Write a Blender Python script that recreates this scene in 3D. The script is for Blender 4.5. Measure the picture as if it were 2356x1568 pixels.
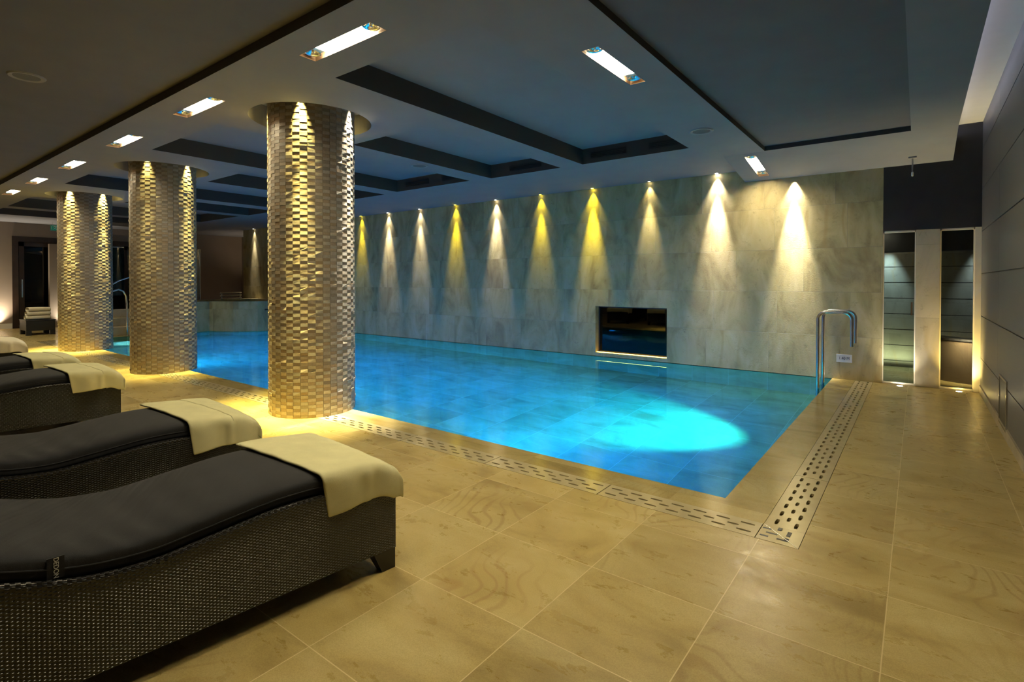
import bpy, bmesh, math, random
from mathutils import Vector, Matrix
random.seed(7)
for o in list(bpy.data.objects): bpy.data.objects.remove(o)
S = bpy.context.scene
COL = S.collection
PI = math.pi

# ------------------------------------------------------------------ camera, world, exposure
CAM_Z = 1.44
yaw, pit, roll = 0.651996, 0.0115677, 0.00057
fw = Vector((-math.sin(yaw)*math.cos(pit), math.cos(yaw)*math.cos(pit), -math.sin(pit)))
rt = Vector((math.cos(yaw), math.sin(yaw), 0)); up = rt.cross(fw)
rt2 = rt*math.cos(roll)+up*math.sin(roll); up2 = rt2.cross(fw)
cd = bpy.data.cameras.new('camera'); cam = bpy.data.objects.new('camera', cd); COL.objects.link(cam)
cam.matrix_world = Matrix(((rt2.x, up2.x, -fw.x, 0), (rt2.y, up2.y, -fw.y, 0), (rt2.z, up2.z, -fw.z, CAM_Z), (0, 0, 0, 1)))
cd.sensor_width = 36; cd.lens = 36*1223.59/2356; cd.shift_y = -122.117/2356; cd.clip_start = .05
S.camera = cam
W = bpy.data.worlds.new('world'); S.world = W; W.use_nodes = True
W.node_tree.nodes['Background'].inputs[0].default_value = (.5, .6, .8, 1)
W.node_tree.nodes['Background'].inputs[1].default_value = .02
S.view_settings.view_transform = 'Standard'; S.view_settings.look = 'None'
S.view_settings.exposure = 1.1; S.view_settings.gamma = 1; S.view_settings.use_curve_mapping = False
S.cycles.use_denoising = True
S.cycles.max_bounces = 10; S.cycles.diffuse_bounces = 5; S.cycles.glossy_bounces = 4; S.cycles.transmission_bounces = 6
S.cycles.sample_clamp_indirect = 6; S.cycles.caustics_refractive = True; S.cycles.caustics_reflective = False
S.cycles.use_adaptive_sampling = True; S.cycles.adaptive_threshold = .02

WARM = (1, .84, .50); YEL = (1, .84, .035); WHITE = (1, .90, .80); BLUE = (.01, .42, 1)
def lamp(name, kind, loc, to, power, color, **k):
    """a light; aimed from loc towards to"""
    d = bpy.data.lights.new(name, kind); d.energy = power; d.color = color
    for a, v in k.items(): setattr(d, a, v)
    o = bpy.data.objects.new(name, d); COL.objects.link(o); o.location = loc
    o.rotation_euler = (Vector(to)-Vector(loc)).to_track_quat('-Z', 'Y').to_euler()
    return o

# key positions
ZC, ZU = 3.25, 3.33                       # ceiling grid underside, raised ceiling
YW = 9.21                                 # stone wall behind the pool
XR, XL, YB = .655, -22.0, -2.5            # right, left and rear walls
COLS = [(-5.456, 3.42), (-9.77, 3.45), (-14.1, 3.50)]; RC = .465; RH = .65
SPOTX = [(-18.2, WHITE, .5), (-13.5, WHITE, .8), (-12.26, YEL, .6), (-11.12, WHITE, 1.2), (-9.91, WHITE, .9), (-8.69, YEL, .9), (-7.46, WHITE, 1.2),
         (-6.26, YEL, .7), (-5.04, YEL, 1.4), (-3.88, (1, .85, .45), .6), (-2.69, WHITE, 2.6), (-1.53, (1, .93, .78), 3.2)]

# wall washers: narrow spots recessed in the ceiling along the stone wall
for i, (x, c, p) in enumerate(SPOTX):
    z = ZC if x < -2.25 else 3.06
    lamp('wall_washer_light', 'SPOT', (x, YW-.05, z-.012), (x, YW-.0, .2), 27*p, c, spot_size=math.radians(64), spot_blend=1, shadow_soft_size=.012)
    lamp('wall_washer_throw', 'SPOT', (x, YW-.11, z-.02), (x, YW, .7), 270*p, c, spot_size=math.radians(29), spot_blend=1, shadow_soft_size=.02)
# spots in the ring recess around every column, grazing the mosaic
for ci, (cx, cy) in enumerate(COLS):
    for k, a in enumerate((-118, -46, 26, 98, 170)):
        a = math.radians(a); r = RC+.042
        pw = (330, 0, 330)[ci] if ci != 1 else 90
        c = (1, .83, .26)
        if ci == 0 and k == 2: c = (1, .93, .75)
        if ci == 1 and k == 2: pw = 230
        lamp('column_ring_light', 'SPOT', (cx+r*math.cos(a), cy+r*math.sin(a), ZC+.21), (cx+(r+.0)*math.cos(a), cy+(r+.0)*math.sin(a), 0), pw*1.8, c,
             spot_size=math.radians(38), spot_blend=1, shadow_soft_size=.012)
        r2 = RC+.12
        lamp('column_ring_throw', 'SPOT', (cx+r2*math.cos(a), cy+r2*math.sin(a), ZC+.18), (cx+(r2-.075)*math.cos(a), cy+(r2-.075)*math.sin(a), .4), pw*5.0, c,
             spot_size=math.radians(17), spot_blend=1, shadow_soft_size=.02)
# underwater lamps in the pool walls, then added fills without fixtures
lamp('pool_light_short_wall', 'SPOT', (-1.12, 6.5, -.55), (-2.6, 6.5, -1.25), 640, (.02, .60, 1), spot_size=math.radians(70), spot_blend=.5, shadow_soft_size=.08)
for x in (-3.5, -7.5, -11.6):
    lamp('pool_light_near_wall', 'SPOT', (x, 3.80, -.6), (x, 5.6, -.95), 360, (.01, .225, 1), spot_size=math.radians(120), spot_blend=1, shadow_soft_size=.08)
for x in (-3, -6, -9, -12, -15):
    lamp('pool_fill_light', 'AREA', (x, 6.3, -.35), (x, 6.3, -2), 60, (.005, .16, 1), shape='RECTANGLE', size=2.6, size_y=4.2)  # added area fill that tints the pool blue, no fixture behind it

lamp('pool_step_fill', 'SPOT', (-14.6, 4.9, -.7), (-16.4, 4.8, -.5), 150, (.25, .6, 1), spot_size=math.radians(80), spot_blend=1, shadow_soft_size=.08)  # added spot to brighten the pool steps, no lamp stands there
# ------------------------------------------------------------------ helpers
def link(name, verts, faces, mat=None, parent=None, smooth=False, mats=None, fm=None):
    me = bpy.data.meshes.new(name); me.from_pydata([tuple(v) for v in verts], [], faces); me.update()
    for m in (mats or ([mat] if mat else [])): me.materials.append(m)
    if fm:
        for p, i in zip(me.polygons, fm): p.material_index = i
    if smooth:
        for p in me.polygons: p.use_smooth = True
    o = bpy.data.objects.new(name, me); COL.objects.link(o)
    if parent: o.parent = parent
    return o
class MB:
    def __init__(s): s.v, s.f = [], []
    def add(s, v, f):
        n = len(s.v); s.v += [tuple(p) for p in v]; s.f += [tuple(i+n for i in q) for q in f]; return s
    def box(s, a, b, M=None):
        x0, y0, z0 = a; x1, y1, z1 = b
        v = [Vector(p) for p in ((x0,y0,z0),(x1,y0,z0),(x1,y1,z0),(x0,y1,z0),(x0,y0,z1),(x1,y0,z1),(x1,y1,z1),(x0,y1,z1))]
        if M: v = [M@p for p in v]
        return s.add(v, [(0,3,2,1),(4,5,6,7),(0,1,5,4),(1,2,6,5),(2,3,7,6),(3,0,4,7)])
    def quad(s, *p): return s.add(p, [(0,1,2,3)])
    def cyl(s, c, r, z0, z1, n=24, r2=None, caps=True):
        r2 = r if r2 is None else r2
        v = [(c[0]+r*math.cos(2*PI*i/n), c[1]+r*math.sin(2*PI*i/n), z0) for i in range(n)]+[(c[0]+r2*math.cos(2*PI*i/n), c[1]+r2*math.sin(2*PI*i/n), z1) for i in range(n)]
        f = [(i, (i+1) % n, n+(i+1) % n, n+i) for i in range(n)]
        if caps: f += [tuple(reversed(range(n))), tuple(range(n, 2*n))]
        return s.add(v, f)
    def lathe(s, prof, n=32, c=(0,0,0)):
        v = []; f = []; m = len(prof)
        for i in range(n):
            a = 2*PI*i/n
            v += [(c[0]+r*math.cos(a), c[1]+r*math.sin(a), c[2]+z) for r, z in prof]
        for i in range(n):
            j = (i+1) % n
            f += [(i*m+k, j*m+k, j*m+k+1, i*m+k+1) for k in range(m-1)]
        return s.add(v, f)
    def tube(s, pts, r, n=12, caps=True):
        pts = [Vector(p) for p in pts]; v = []; f = []
        prev = None
        for i, p in enumerate(pts):
            t = (pts[min(i+1, len(pts)-1)]-pts[max(i-1, 0)]).normalized()
            if prev is None:
                a = t.orthogonal().normalized()
            else:
                a = (prev-t*prev.dot(t)).normalized()
            prev = a; b = t.cross(a)
            v += [p+r*(math.cos(2*PI*k/n)*a+math.sin(2*PI*k/n)*b) for k in range(n)]
        for i in range(len(pts)-1):
            f += [(i*n+k, i*n+(k+1) % n, (i+1)*n+(k+1) % n, (i+1)*n+k) for k in range(n)]
        if caps: f += [tuple(reversed(range(n))), tuple(range((len(pts)-1)*n, len(pts)*n))]
        return s.add(v, f)
    def build(s, name, mat, parent=None, smooth=False, bevel=0, seg=2):
        o = link(name, s.v, s.f, mat, parent, smooth)
        if bevel:
            m = o.modifiers.new('bevel', 'BEVEL'); m.width = bevel; m.segments = seg; m.limit_method = 'ANGLE'
            for p in o.data.polygons: p.use_smooth = True
            m2 = o.modifiers.new('wn', 'WEIGHTED_NORMAL')
        elif smooth:
            o.data.set_sharp_from_angle(angle=math.radians(40))
        return o
def tag(o, label, cat, group=None, kind=None):
    o['label'] = label; o['category'] = cat
    if group: o['group'] = group
    if kind: o['kind'] = kind
    return o
def struct(o): o['kind'] = 'structure'; return o
def empty(name, loc, rz=0):
    o = bpy.data.objects.new(name, None); COL.objects.link(o); o.location = loc; o.rotation_euler = (0, 0, rz); o.empty_display_size = .1
    return o
def copy_tree(o, parent=None):
    c = o.copy(); COL.objects.link(c)
    if parent: c.parent = parent
    for ch in list(o.children): copy_tree(ch, c)
    return c
ORD = ['first', 'second', 'third', 'fourth', 'fifth', 'sixth', 'seventh', 'eighth', 'ninth', 'tenth', 'eleventh', 'twelfth', 'thirteenth', 'fourteenth', 'fifteenth', 'sixteenth', 'seventeenth']

# ------------------------------------------------------------------ materials
class NT:
    """tiny node-building helper"""
    def __init__(s, name):
        s.m = bpy.data.materials.new(name); s.m.use_nodes = True; s.t = s.m.node_tree; s.n = s.t.nodes
        s.b = s.n['Principled BSDF']; s.out = s.n['Material Output']
    def new(s, ty, **k):
        n = s.n.new(ty)
        for a, v in k.items(): setattr(n, a, v)
        return n
    def put(s, sock, v):
        if v is None: return
        if isinstance(v, bpy.types.NodeSocket): s.t.links.new(v, sock)
        else: sock.default_value = v
    def math(s, op, a, b=None, c=None):
        n = s.new('ShaderNodeMath', operation=op); s.put(n.inputs[0], a); s.put(n.inputs[1], b)
        if c is not None: s.put(n.inputs[2], c)
        return n.outputs[0]
    def vmath(s, op, a, b=None):
        n = s.new('ShaderNodeVectorMath', operation=op); s.put(n.inputs[0], a); s.put(n.inputs[1], b); return n.outputs[0]
    def pos(s): return s.new('ShaderNodeNewGeometry').outputs['Position']
    def obj(s): return s.new('ShaderNodeTexCoord').outputs['Object']
    def sep(s, v):
        n = s.new('ShaderNodeSeparateXYZ'); s.put(n.inputs[0], v); return n.outputs
    def comb(s, x, y, z):
        n = s.new('ShaderNodeCombineXYZ'); s.put(n.inputs[0], x); s.put(n.inputs[1], y); s.put(n.inputs[2], z); return n.outputs[0]
    def noise(s, v, scale, detail=4, rough=.5, dist=0.):
        n = s.new('ShaderNodeTexNoise'); s.put(n.inputs['Vector'], v); n.inputs['Scale'].default_value = scale
        n.inputs['Detail'].default_value = detail; n.inputs['Roughness'].default_value = rough; n.inputs['Distortion'].default_value = dist
        return n.outputs['Fac']
    def wave(s, v, scale, dist, detail=3):
        n = s.new('ShaderNodeTexWave'); s.put(n.inputs['Vector'], v); n.inputs['Scale'].default_value = scale
        n.inputs['Distortion'].default_value = dist; n.inputs['Detail'].default_value = detail; n.inputs['Detail Scale'].default_value = 1.2
        return n.outputs['Fac']
    def white(s, v):
        n = s.new('ShaderNodeTexWhiteNoise'); n.noise_dimensions = '3D'; s.put(n.inputs['Vector'], v); return n.outputs
    def ramp(s, f, *st):
        n = s.new('ShaderNodeValToRGB'); s.put(n.inputs[0], f); e = n.color_ramp.elements
        while len(e) < len(st): e.new(.5)
        for q, (p, c) in zip(e, st): q.position = p; q.color = (*c, 1) if len(c) == 3 else c
        return n.outputs[0]
    def mapr(s, f, a, b, c=0., d=1.):
        n = s.new('ShaderNodeMapRange'); s.put(n.inputs[0], f)
        for i, v in enumerate((a, b, c, d)): s.put(n.inputs[i+1], v)
        return n.outputs[0]
    def mix(s, f, a, b, mode='MIX'):
        n = s.new('ShaderNodeMix', data_type='RGBA', blend_type=mode); s.put(n.inputs[0], f)
        s.put(n.inputs[6], (*a, 1) if isinstance(a, tuple) else a); s.put(n.inputs[7], (*b, 1) if isinstance(b, tuple) else b); return n.outputs[2]
    def bump(s, h, strength=.3, dist=.01):
        n = s.new('ShaderNodeBump'); s.put(n.inputs['Height'], h); n.inputs['Strength'].default_value = strength; n.inputs['Distance'].default_value = dist
        s.put(s.b.inputs['Normal'], n.outputs[0]); return n
    def set(s, col=None, rough=None, metal=None, spec=None):
        if isinstance(col, tuple): col = (*col, 1)
        s.put(s.b.inputs['Base Color'], col); s.put(s.b.inputs['Roughness'], rough); s.put(s.b.inputs['Metallic'], metal)
        if spec is not None: s.b.inputs['Specular IOR Level'].default_value = spec
        return s.m
def plain(name, col, rough=.5, metal=0., var=.08, scale=6, bump=0., spec=None, bscale=60):
    t = NT(name); p = t.obj(); n = t.noise(p, scale, 3)
    lo = tuple(c*(1-var) for c in col); hi = tuple(min(1, c*(1+var)) for c in col)
    c = t.ramp(n, (.3, lo), (.7, hi))
    if bump: t.bump(t.noise(p, bscale, 3), bump, .004)
    return t.set(c, rough, metal, spec)
def emit(name, col, strength):
    t = NT(name); t.n.remove(t.b); e = t.new('ShaderNodeEmission'); e.inputs[0].default_value = (*col, 1); e.inputs[1].default_value = strength
    t.t.links.new(e.outputs[0], t.out.inputs[0]); return t.m

def stone_floor(name, T=.6, ox=-.1, oy=-.03, rough=(.22, .42), grout=True, tint=1.0, veins=.55):
    t = NT(name); P = t.pos(); x, y, z = t.sep(P)
    gx = t.math('DIVIDE', t.math('SUBTRACT', x, ox), T); gy = t.math('DIVIDE', t.math('SUBTRACT', y, oy), T)
    cell = t.comb(t.math('FLOOR', gx), t.math('FLOOR', gy), 0.)
    wn = t.white(cell); rv = wn[1]; r1 = wn[0]
    off = t.vmath('ADD', P, t.vmath('SCALE', rv, None)); off.node.inputs[1]
    sc = off.node.inputs[1].links[0].from_node; sc.inputs['Scale'].default_value = 13.
    st = t.vmath('MULTIPLY', off, (1., 1.9, 1.))
    big = t.noise(st, 1.7, 5, .55, .6)
    wv = t.wave(t.vmath('ADD', t.vmath('MULTIPLY', off, (1.4, 1., 1.)), t.comb(t.math('MULTIPLY', t.noise(off, 1.1, 2), 2.2), 0., 0.)), 2.6, 4, 4)
    fine = t.noise(t.vmath('MULTIPLY', off, (1., 2.2, 1.)), 85, 3, .8)
    mid = t.noise(st, 5, 8, .72, .3)
    a = t.ramp(big, (.28, (.35*tint, .26*tint, .09*tint)), (.46, (.49*tint, .385*tint, .15*tint)), (.72, (.60*tint, .505*tint, .24*tint)))
    vein = t.mapr(wv, .0, .30, 1, 0); vein = t.math('MULTIPLY', vein, t.mapr(t.noise(off, .9, 2), .50, .62))
    a = t.mix(t.math('MULTIPLY', vein, veins), a, (.34*tint, .215*tint, .07*tint))
    spot = t.math('MULTIPLY', t.math('MULTIPLY', t.mapr(mid, .36, .82), t.mapr(t.noise(off, 1.3, 3), .42, .66)), t.mapr(fine, .40, .62, .25, 1.))
    a = t.mix(t.math('MULTIPLY', spot, .62), a, (.24*tint, .16*tint, .07*tint))
    a = t.mix(1., a, t.ramp(t.noise(off, 230, 2, .6), (.35, (.84, .82, .76)), (.6, (1, 1, 1))), 'MULTIPLY')
    a = t.mix(1., a, t.ramp(r1, (0., (.84, .82, .76)), (1., (1.04, 1.03, 1.0))), 'MULTIPLY')
    if grout:
        fx = t.math('ABSOLUTE', t.math('SUBTRACT', t.math('FRACT', gx), .5)); fy = t.math('ABSOLUTE', t.math('SUBTRACT', t.math('FRACT', gy), .5))
        g = t.math('GREATER_THAN', t.math('MAXIMUM', fx, fy), .5-.0022/T)
        a = t.mix(t.math('MULTIPLY', g, .75), a, (.72*tint, .60*tint, .33*tint))
        h = t.math('SUBTRACT', t.math('MULTIPLY', mid, .3), t.math('MULTIPLY', g, 1.))
        t.bump(h, .25, .002)
    else: t.bump(mid, .1, .002)
    return t.set(a, t.mapr(mid, .3, .7, *rough))

def stone_wall(name, cw=.98, ch=.655, z0=-.02, base=((.31, .245, .105), (.50, .42, .205), (.61, .53, .30)), bump=.55):
    t = NT(name); P = t.pos(); x, y, z = t.sep(P)
    u = t.math('ADD', x, y)
    gz = t.math('DIVIDE', t.math('SUBTRACT', z, z0), ch); row = t.math('FLOOR', gz)
    r = t.white(t.comb(row, 3.3, 0.))[0]
    gx = t.math('ADD', t.math('DIVIDE', u, cw), r); cl = t.comb(t.math('FLOOR', gx), row, 0.)
    wn = t.white(cl)
    v = t.vmath('SCALE', wn[1], None); v.node.inputs['Scale'].default_value = 9
    off = t.vmath('ADD', P, v); st = t.vmath('MULTIPLY', off, (1.8, 1.8, .8))
    big = t.noise(st, 1.5, 5, .6, .8); fine = t.noise(off, 45, 4, .7); mid = t.noise(off, 9, 5, .6, .5)
    a = t.ramp(big, (.3, base[0]), (.5, base[1]), (.72, base[2]))
    sp = t.math('MULTIPLY', t.mapr(mid, .55, .7), t.mapr(fine, .45, .6))
    a = t.mix(t.math('MULTIPLY', sp, .5), a, tuple(c*.55 for c in base[0]))
    wv = t.mapr(t.wave(st, .6, 8, 2), 0., .12, 1, 0); wv = t.math('MULTIPLY', wv, t.mapr(t.noise(off, .8, 2), .52, .66))
    a = t.mix(t.math('MULTIPLY', wv, .45), a, (.40, .28, .10))
    a = t.mix(1., a, t.ramp(wn[0], (0., (.86, .85, .84)), (1., (1, 1, 1))), 'MULTIPLY')
    fx = t.math('ABSOLUTE', t.math('SUBTRACT', t.math('FRACT', gx), .5)); fz = t.math('ABSOLUTE', t.math('SUBTRACT', t.math('FRACT', gz), .5))
    g = t.math('MAXIMUM', t.math('GREATER_THAN', fx, .5-.0025/cw), t.math('GREATER_THAN', fz, .5-.003/ch))
    a = t.mix(t.math('MULTIPLY', g, .5), a, (.25, .22, .16))
    h = t.math('ADD', t.math('MULTIPLY', t.noise(off, 70, 3, .6), .5), t.math('MULTIPLY', wn[0], 1.2)); h = t.math('SUBTRACT', h, t.math('MULTIPLY', g, 2.))
    t.bump(h, bump, .006)
    return t.set(a, .6)

M = {}
M['floor'] = stone_floor('sandstone_floor')
M['coping'] = stone_floor('wet_sandstone_coping', T=1.2, rough=(.10, .2), grout=False, tint=.88, veins=.25)
M['pool'] = stone_floor('pool_stone', T=.6, rough=(.5, .6), tint=1.3, veins=.12)
M['grate'] = plain('grate_stone', (.46, .385, .215), .16, 0, .06, 8)
M['wall'] = stone_wall('split_stone_wall')
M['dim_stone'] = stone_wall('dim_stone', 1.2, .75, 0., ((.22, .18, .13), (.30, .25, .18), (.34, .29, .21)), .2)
M['pillar'] = stone_wall('pillar_stone', 5, 1.0, -.05, ((.42, .36, .24), (.52, .45, .31), (.58, .52, .38)), .2)
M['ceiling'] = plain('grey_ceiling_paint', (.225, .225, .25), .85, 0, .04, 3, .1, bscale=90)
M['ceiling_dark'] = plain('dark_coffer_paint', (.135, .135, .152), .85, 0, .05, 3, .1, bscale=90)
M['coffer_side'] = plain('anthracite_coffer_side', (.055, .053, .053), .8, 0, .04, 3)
M['steel'] = plain('brushed_steel', (.62, .63, .65), .22, 1., .03)
M['chrome'] = plain('chrome', (.85, .86, .88), .08, 1., .02)
M['black'] = plain('black_metal', (.02, .02, .022), .4, 0)
M['dark'] = plain('dark_panel', (.022, .022, .024), .55, 0, .15)
M['wood'] = plain('dark_brown_wood', (.030, .016, .010), .35, 0, .3, 4)
M['beige'] = plain('beige_paint', (.30, .24, .19), .8, 0, .04, 2)
M['white'] = plain('white_paint', (.75, .74, .70), .5, 0, .02)
t = NT('charcoal_cushion_fabric'); P = t.obj()
wr = t.noise(t.vmath('ADD', t.vmath('MULTIPLY', P, (.9, 9., 2.)), t.comb(0., t.math('MULTIPLY', t.sep(P)[0], 5.), 0.)), 1.5, 2, .45, .15); mk = t.mapr(t.sep(P)[1], -1.75, -.65, 1., .15)
fz = t.noise(P, 420, 2)
t.bump(t.math('ADD', t.math('MULTIPLY', t.math('MULTIPLY', wr, mk), 3.), t.math('MULTIPLY', fz, .10)), .75, .012)
M['cushion'] = t.set(t.ramp(t.noise(P, 5, 3), (.3, (.011, .012, .0155)), (.7, (.018, .019, .024))), .9)
t.b.inputs['Sheen Weight'].default_value = .04; t.b.inputs['Sheen Roughness'].default_value = .4
M['towel'] = plain('cream_terry', (.73, .69, .40), 1., 0, .05, 9, .8, bscale=650)
M['towel2'] = plain('ivory_terry', (.74, .68, .52), 1., 0, .05, 9, .8, bscale=260)
M['basket'] = None
M['lamp'] = emit('lamp_panel', (1, .85, .54), 60)
M['lampw'] = emit('lamp_small', (1, .9, .75), 12)
M['green'] = emit('exit_green', (.01, .16, .09), .22)
M['signwhite'] = plain('sign_white', (.78, .8, .78), .5)

# right wall: dark laminate boards with horizontal joints
t = NT('dark_laminate'); P = t.pos(); x, y, z = t.sep(P)
n = t.noise(t.vmath('MULTIPLY', P, (1, 2.2, 60.)), 6, 4, .6)
t.bump(n, .12, .002); M['laminate'] = t.set(t.ramp(n, (.25, (.115, .106, .104)), (.75, (.15, .139, .135))), .42)
# cladding in the room behind the doors
M['clad'] = stone_wall('grey_cladding', 3.0, .27, .02, ((.26, .24, .19), (.36, .34, .28), (.42, .40, .33)), .2)
# woven wicker
t = NT('black_wicker'); uv = t.new('ShaderNodeUVMap').outputs[0]; x, y, z = t.sep(uv)
cu = t.math('COSINE', t.math('MULTIPLY', x, 2*PI/.025)); cv = t.math('COSINE', t.math('MULTIPLY', y, 2*PI/.0125))
h = t.math('MULTIPLY', cu, cv); hp = t.math('POWER', t.math('MAXIMUM', h, 0.), 1.3)
t.bump(hp, 1., .0055)
M['wicker'] = t.set(t.mix(hp, (.002, .002, .0025), (.013, .014, .016)), .27, 0, .75)
# water: clear, slightly rippled
t = NT('pool_water'); g = t.new('ShaderNodeBsdfGlass'); g.inputs['IOR'].default_value = 1.33; g.inputs['Roughness'].default_value = 0.0
g.inputs['Color'].default_value = (.35, .82, 1, 1)
bn = t.new('ShaderNodeBump'); bn.inputs['Strength'].default_value = .045; bn.inputs['Distance'].default_value = .004
t.put(bn.inputs['Height'], t.noise(t.vmath('MULTIPLY', t.pos(), (1., 1., 1.)), 9, 2, .5)); t.put(g.inputs['Normal'], bn.outputs[0])
t.n.remove(t.b); t.t.links.new(g.outputs[0], t.out.inputs[0]); M['water'] = t.m
# glass panes that let light through
def thin_glass(name, tintc, refl=1.0):
    t = NT(name); t.n.remove(t.b); a = t.new('ShaderNodeBsdfTransparent'); a.inputs[0].default_value = (*tintc, 1)
    g = t.new('ShaderNodeBsdfGlossy'); g.inputs['Roughness'].default_value = .02; g.inputs[0].default_value = (refl, refl, refl, 1)
    f = t.new('ShaderNodeFresnel'); f.inputs[0].default_value = 1.5; mx = t.new('ShaderNodeMixShader')
    t.t.links.new(f.outputs[0], mx.inputs[0]); t.t.links.new(a.outputs[0], mx.inputs[1]); t.t.links.new(g.outputs[0], mx.inputs[2])
    t.t.links.new(mx.outputs[0], t.out.inputs[0]); return t.m
M['glass'] = thin_glass('door_glass', (.75, .8, .8))
M['glass_dark'] = thin_glass('smoked_glass', (.12, .13, .15))
# mosaic: colour comes from a per-chip attribute
t = NT('travertine_mosaic'); at = t.new('ShaderNodeAttribute', attribute_name='chip')
n = t.noise(t.obj(), 55, 3); c = t.mix(1., at.outputs[0], t.ramp(n, (.3, (.82, .82, .82)), (.7, (1, 1, 1))), 'MULTIPLY')
t.bump(n, .25, .003); M['mosaic'] = t.set(c, .38)

# ------------------------------------------------------------------ flat slabs with holes
def slab(name, xs, ys, z, holes, mat, up=True, zfun=None, skip=None, side=None):
    """horizontal plane at z with rectangular holes (x0,x1,y0,y1,depth); depth None leaves it open, else walls and a cap are made"""
    X = sorted(set([round(v, 4) for v in xs]+[round(v, 4) for h in holes for v in h[:2]])); Y = sorted(set([round(v, 4) for v in ys]+[round(v, 4) for h in holes for v in h[2:4]]))
    mb = MB(); zf = zfun or (lambda x, y, cx, cy: z)
    for a, b in zip(X, X[1:]):
        for c, d in zip(Y, Y[1:]):
            mx, my = (a+b)/2, (c+d)/2
            if any(h[0] < mx < h[1] and h[2] < my < h[3] for h in holes) or (skip and skip(mx, my)): continue
            q = [(a, c), (b, c), (b, d), (a, d)]
            if not up: q = q[::-1]
            mb.quad(*[(p[0], p[1], zf(p[0], p[1], mx, my)) for p in q])
    nf = len(mb.f)
    for h in holes:
        if h[4] is None: continue
        x0, x1, y0, y1, dp = h
        zz = lambda x, y: zf(x, y, (x0+x1)/2, (y0+y1)/2)
        c = [(x0, y0), (x1, y0), (x1, y1), (x0, y1)]
        lo = [(p[0], p[1], zz(*p)) for p in c]; hi = [(p[0], p[1], zz(*p)+dp) for p in c]
        for i in range(4):
            j = (i+1) % 4; mb.quad(lo[i], lo[j], hi[j], hi[i])
        mb.quad(*(hi[::-1] if not up else hi))
    if side:
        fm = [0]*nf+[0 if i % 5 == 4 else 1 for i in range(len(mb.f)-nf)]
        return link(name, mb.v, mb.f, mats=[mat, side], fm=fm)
    return link(name, mb.v, mb.f, mat)

# ------------------------------------------------------------------ floor, coping, pool
PX0, PX1, PY0 = -16.6, -1.01, 3.668
CH0, CH1 = 3.20, 3.42; GX0, GX1 = -.72, -.50
struct(slab('floor', [XL, XR], [YB, YW+2.2], 0, [(PX0-.25, GX1, CH0, YW, None)], M['floor'], skip=lambda x, y: y > YW and x < -.4))
struct(slab('trim_coping', [PX0-.25, GX1], [CH0, YW], 0, [(PX0, PX1, PY0, YW, None), (PX0-.25, GX1, CH0, CH1, -.09), (GX0, GX1, CH1, YW, -.09)], M['coping']))
mb = MB(); D = -1.35
mb.quad((PX0, PY0, D), (PX1, PY0, D), (PX1, YW, D), (PX0, YW, D))
mb.quad((PX0, PY0, D), (PX0, PY0, 0), (PX1, PY0, 0), (PX1, PY0, D)); mb.quad((PX1, PY0, D), (PX1, PY0, 0), (PX1, YW, 0), (PX1, YW, D))
mb.quad((PX0, YW, D), (PX1, YW, D), (PX1, YW, 0), (PX0, YW, 0)); mb.quad((PX0, PY0, D), (PX0, YW, D), (PX0, YW, 0), (PX0, PY0, 0))
struct(mb.build('floor_pool_basin', M['pool']))
mb = MB()
for k in range(4): mb.box((PX0+.001, 3.70, D), (PX0+.3*(4-k), 5.9, -.12-.26*k))
struct(mb.build('floor_pool_steps', M['pool']))
w = MB().quad((PX0, PY0, -.008), (PX1, PY0, -.008), (PX1, YW, -.008), (PX0, YW, -.008)).build('pool_water', M['water'])
tag(w, 'still bright blue water filling the long indoor pool', 'water', kind='stuff')
# pool wall lamps
for i, (p, ax) in enumerate([((-1.03, 6.5, -.55), 'X')]+[((x, PY0+.02, -.6), 'Y') for x in (-3.5, -7.5, -11.6)]):
    e = empty('pool_light', p); e.rotation_euler = (0, -PI/2, 0) if ax == 'X' else (-PI/2, 0, 0)
    MB().lathe([(0, -.004), (.13, -.004), (.14, .004), (.14, .018), (.115, .022), (.11, .012)], 32).build('bezel', M['steel'], e, True)
    MB().cyl((0, 0), .108, .002, .014, 32).build('lens', emit('pool_lens', (.05, .6, 1), 3), e, True)
    tag(e, 'round steel underwater lamp in the short pool wall near the ladder' if i == 0 else 'round steel underwater lamp in the long near pool wall, %s from the ladder corner' % ORD[i-1], 'pool light', 'underwater pool lamps')

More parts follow.
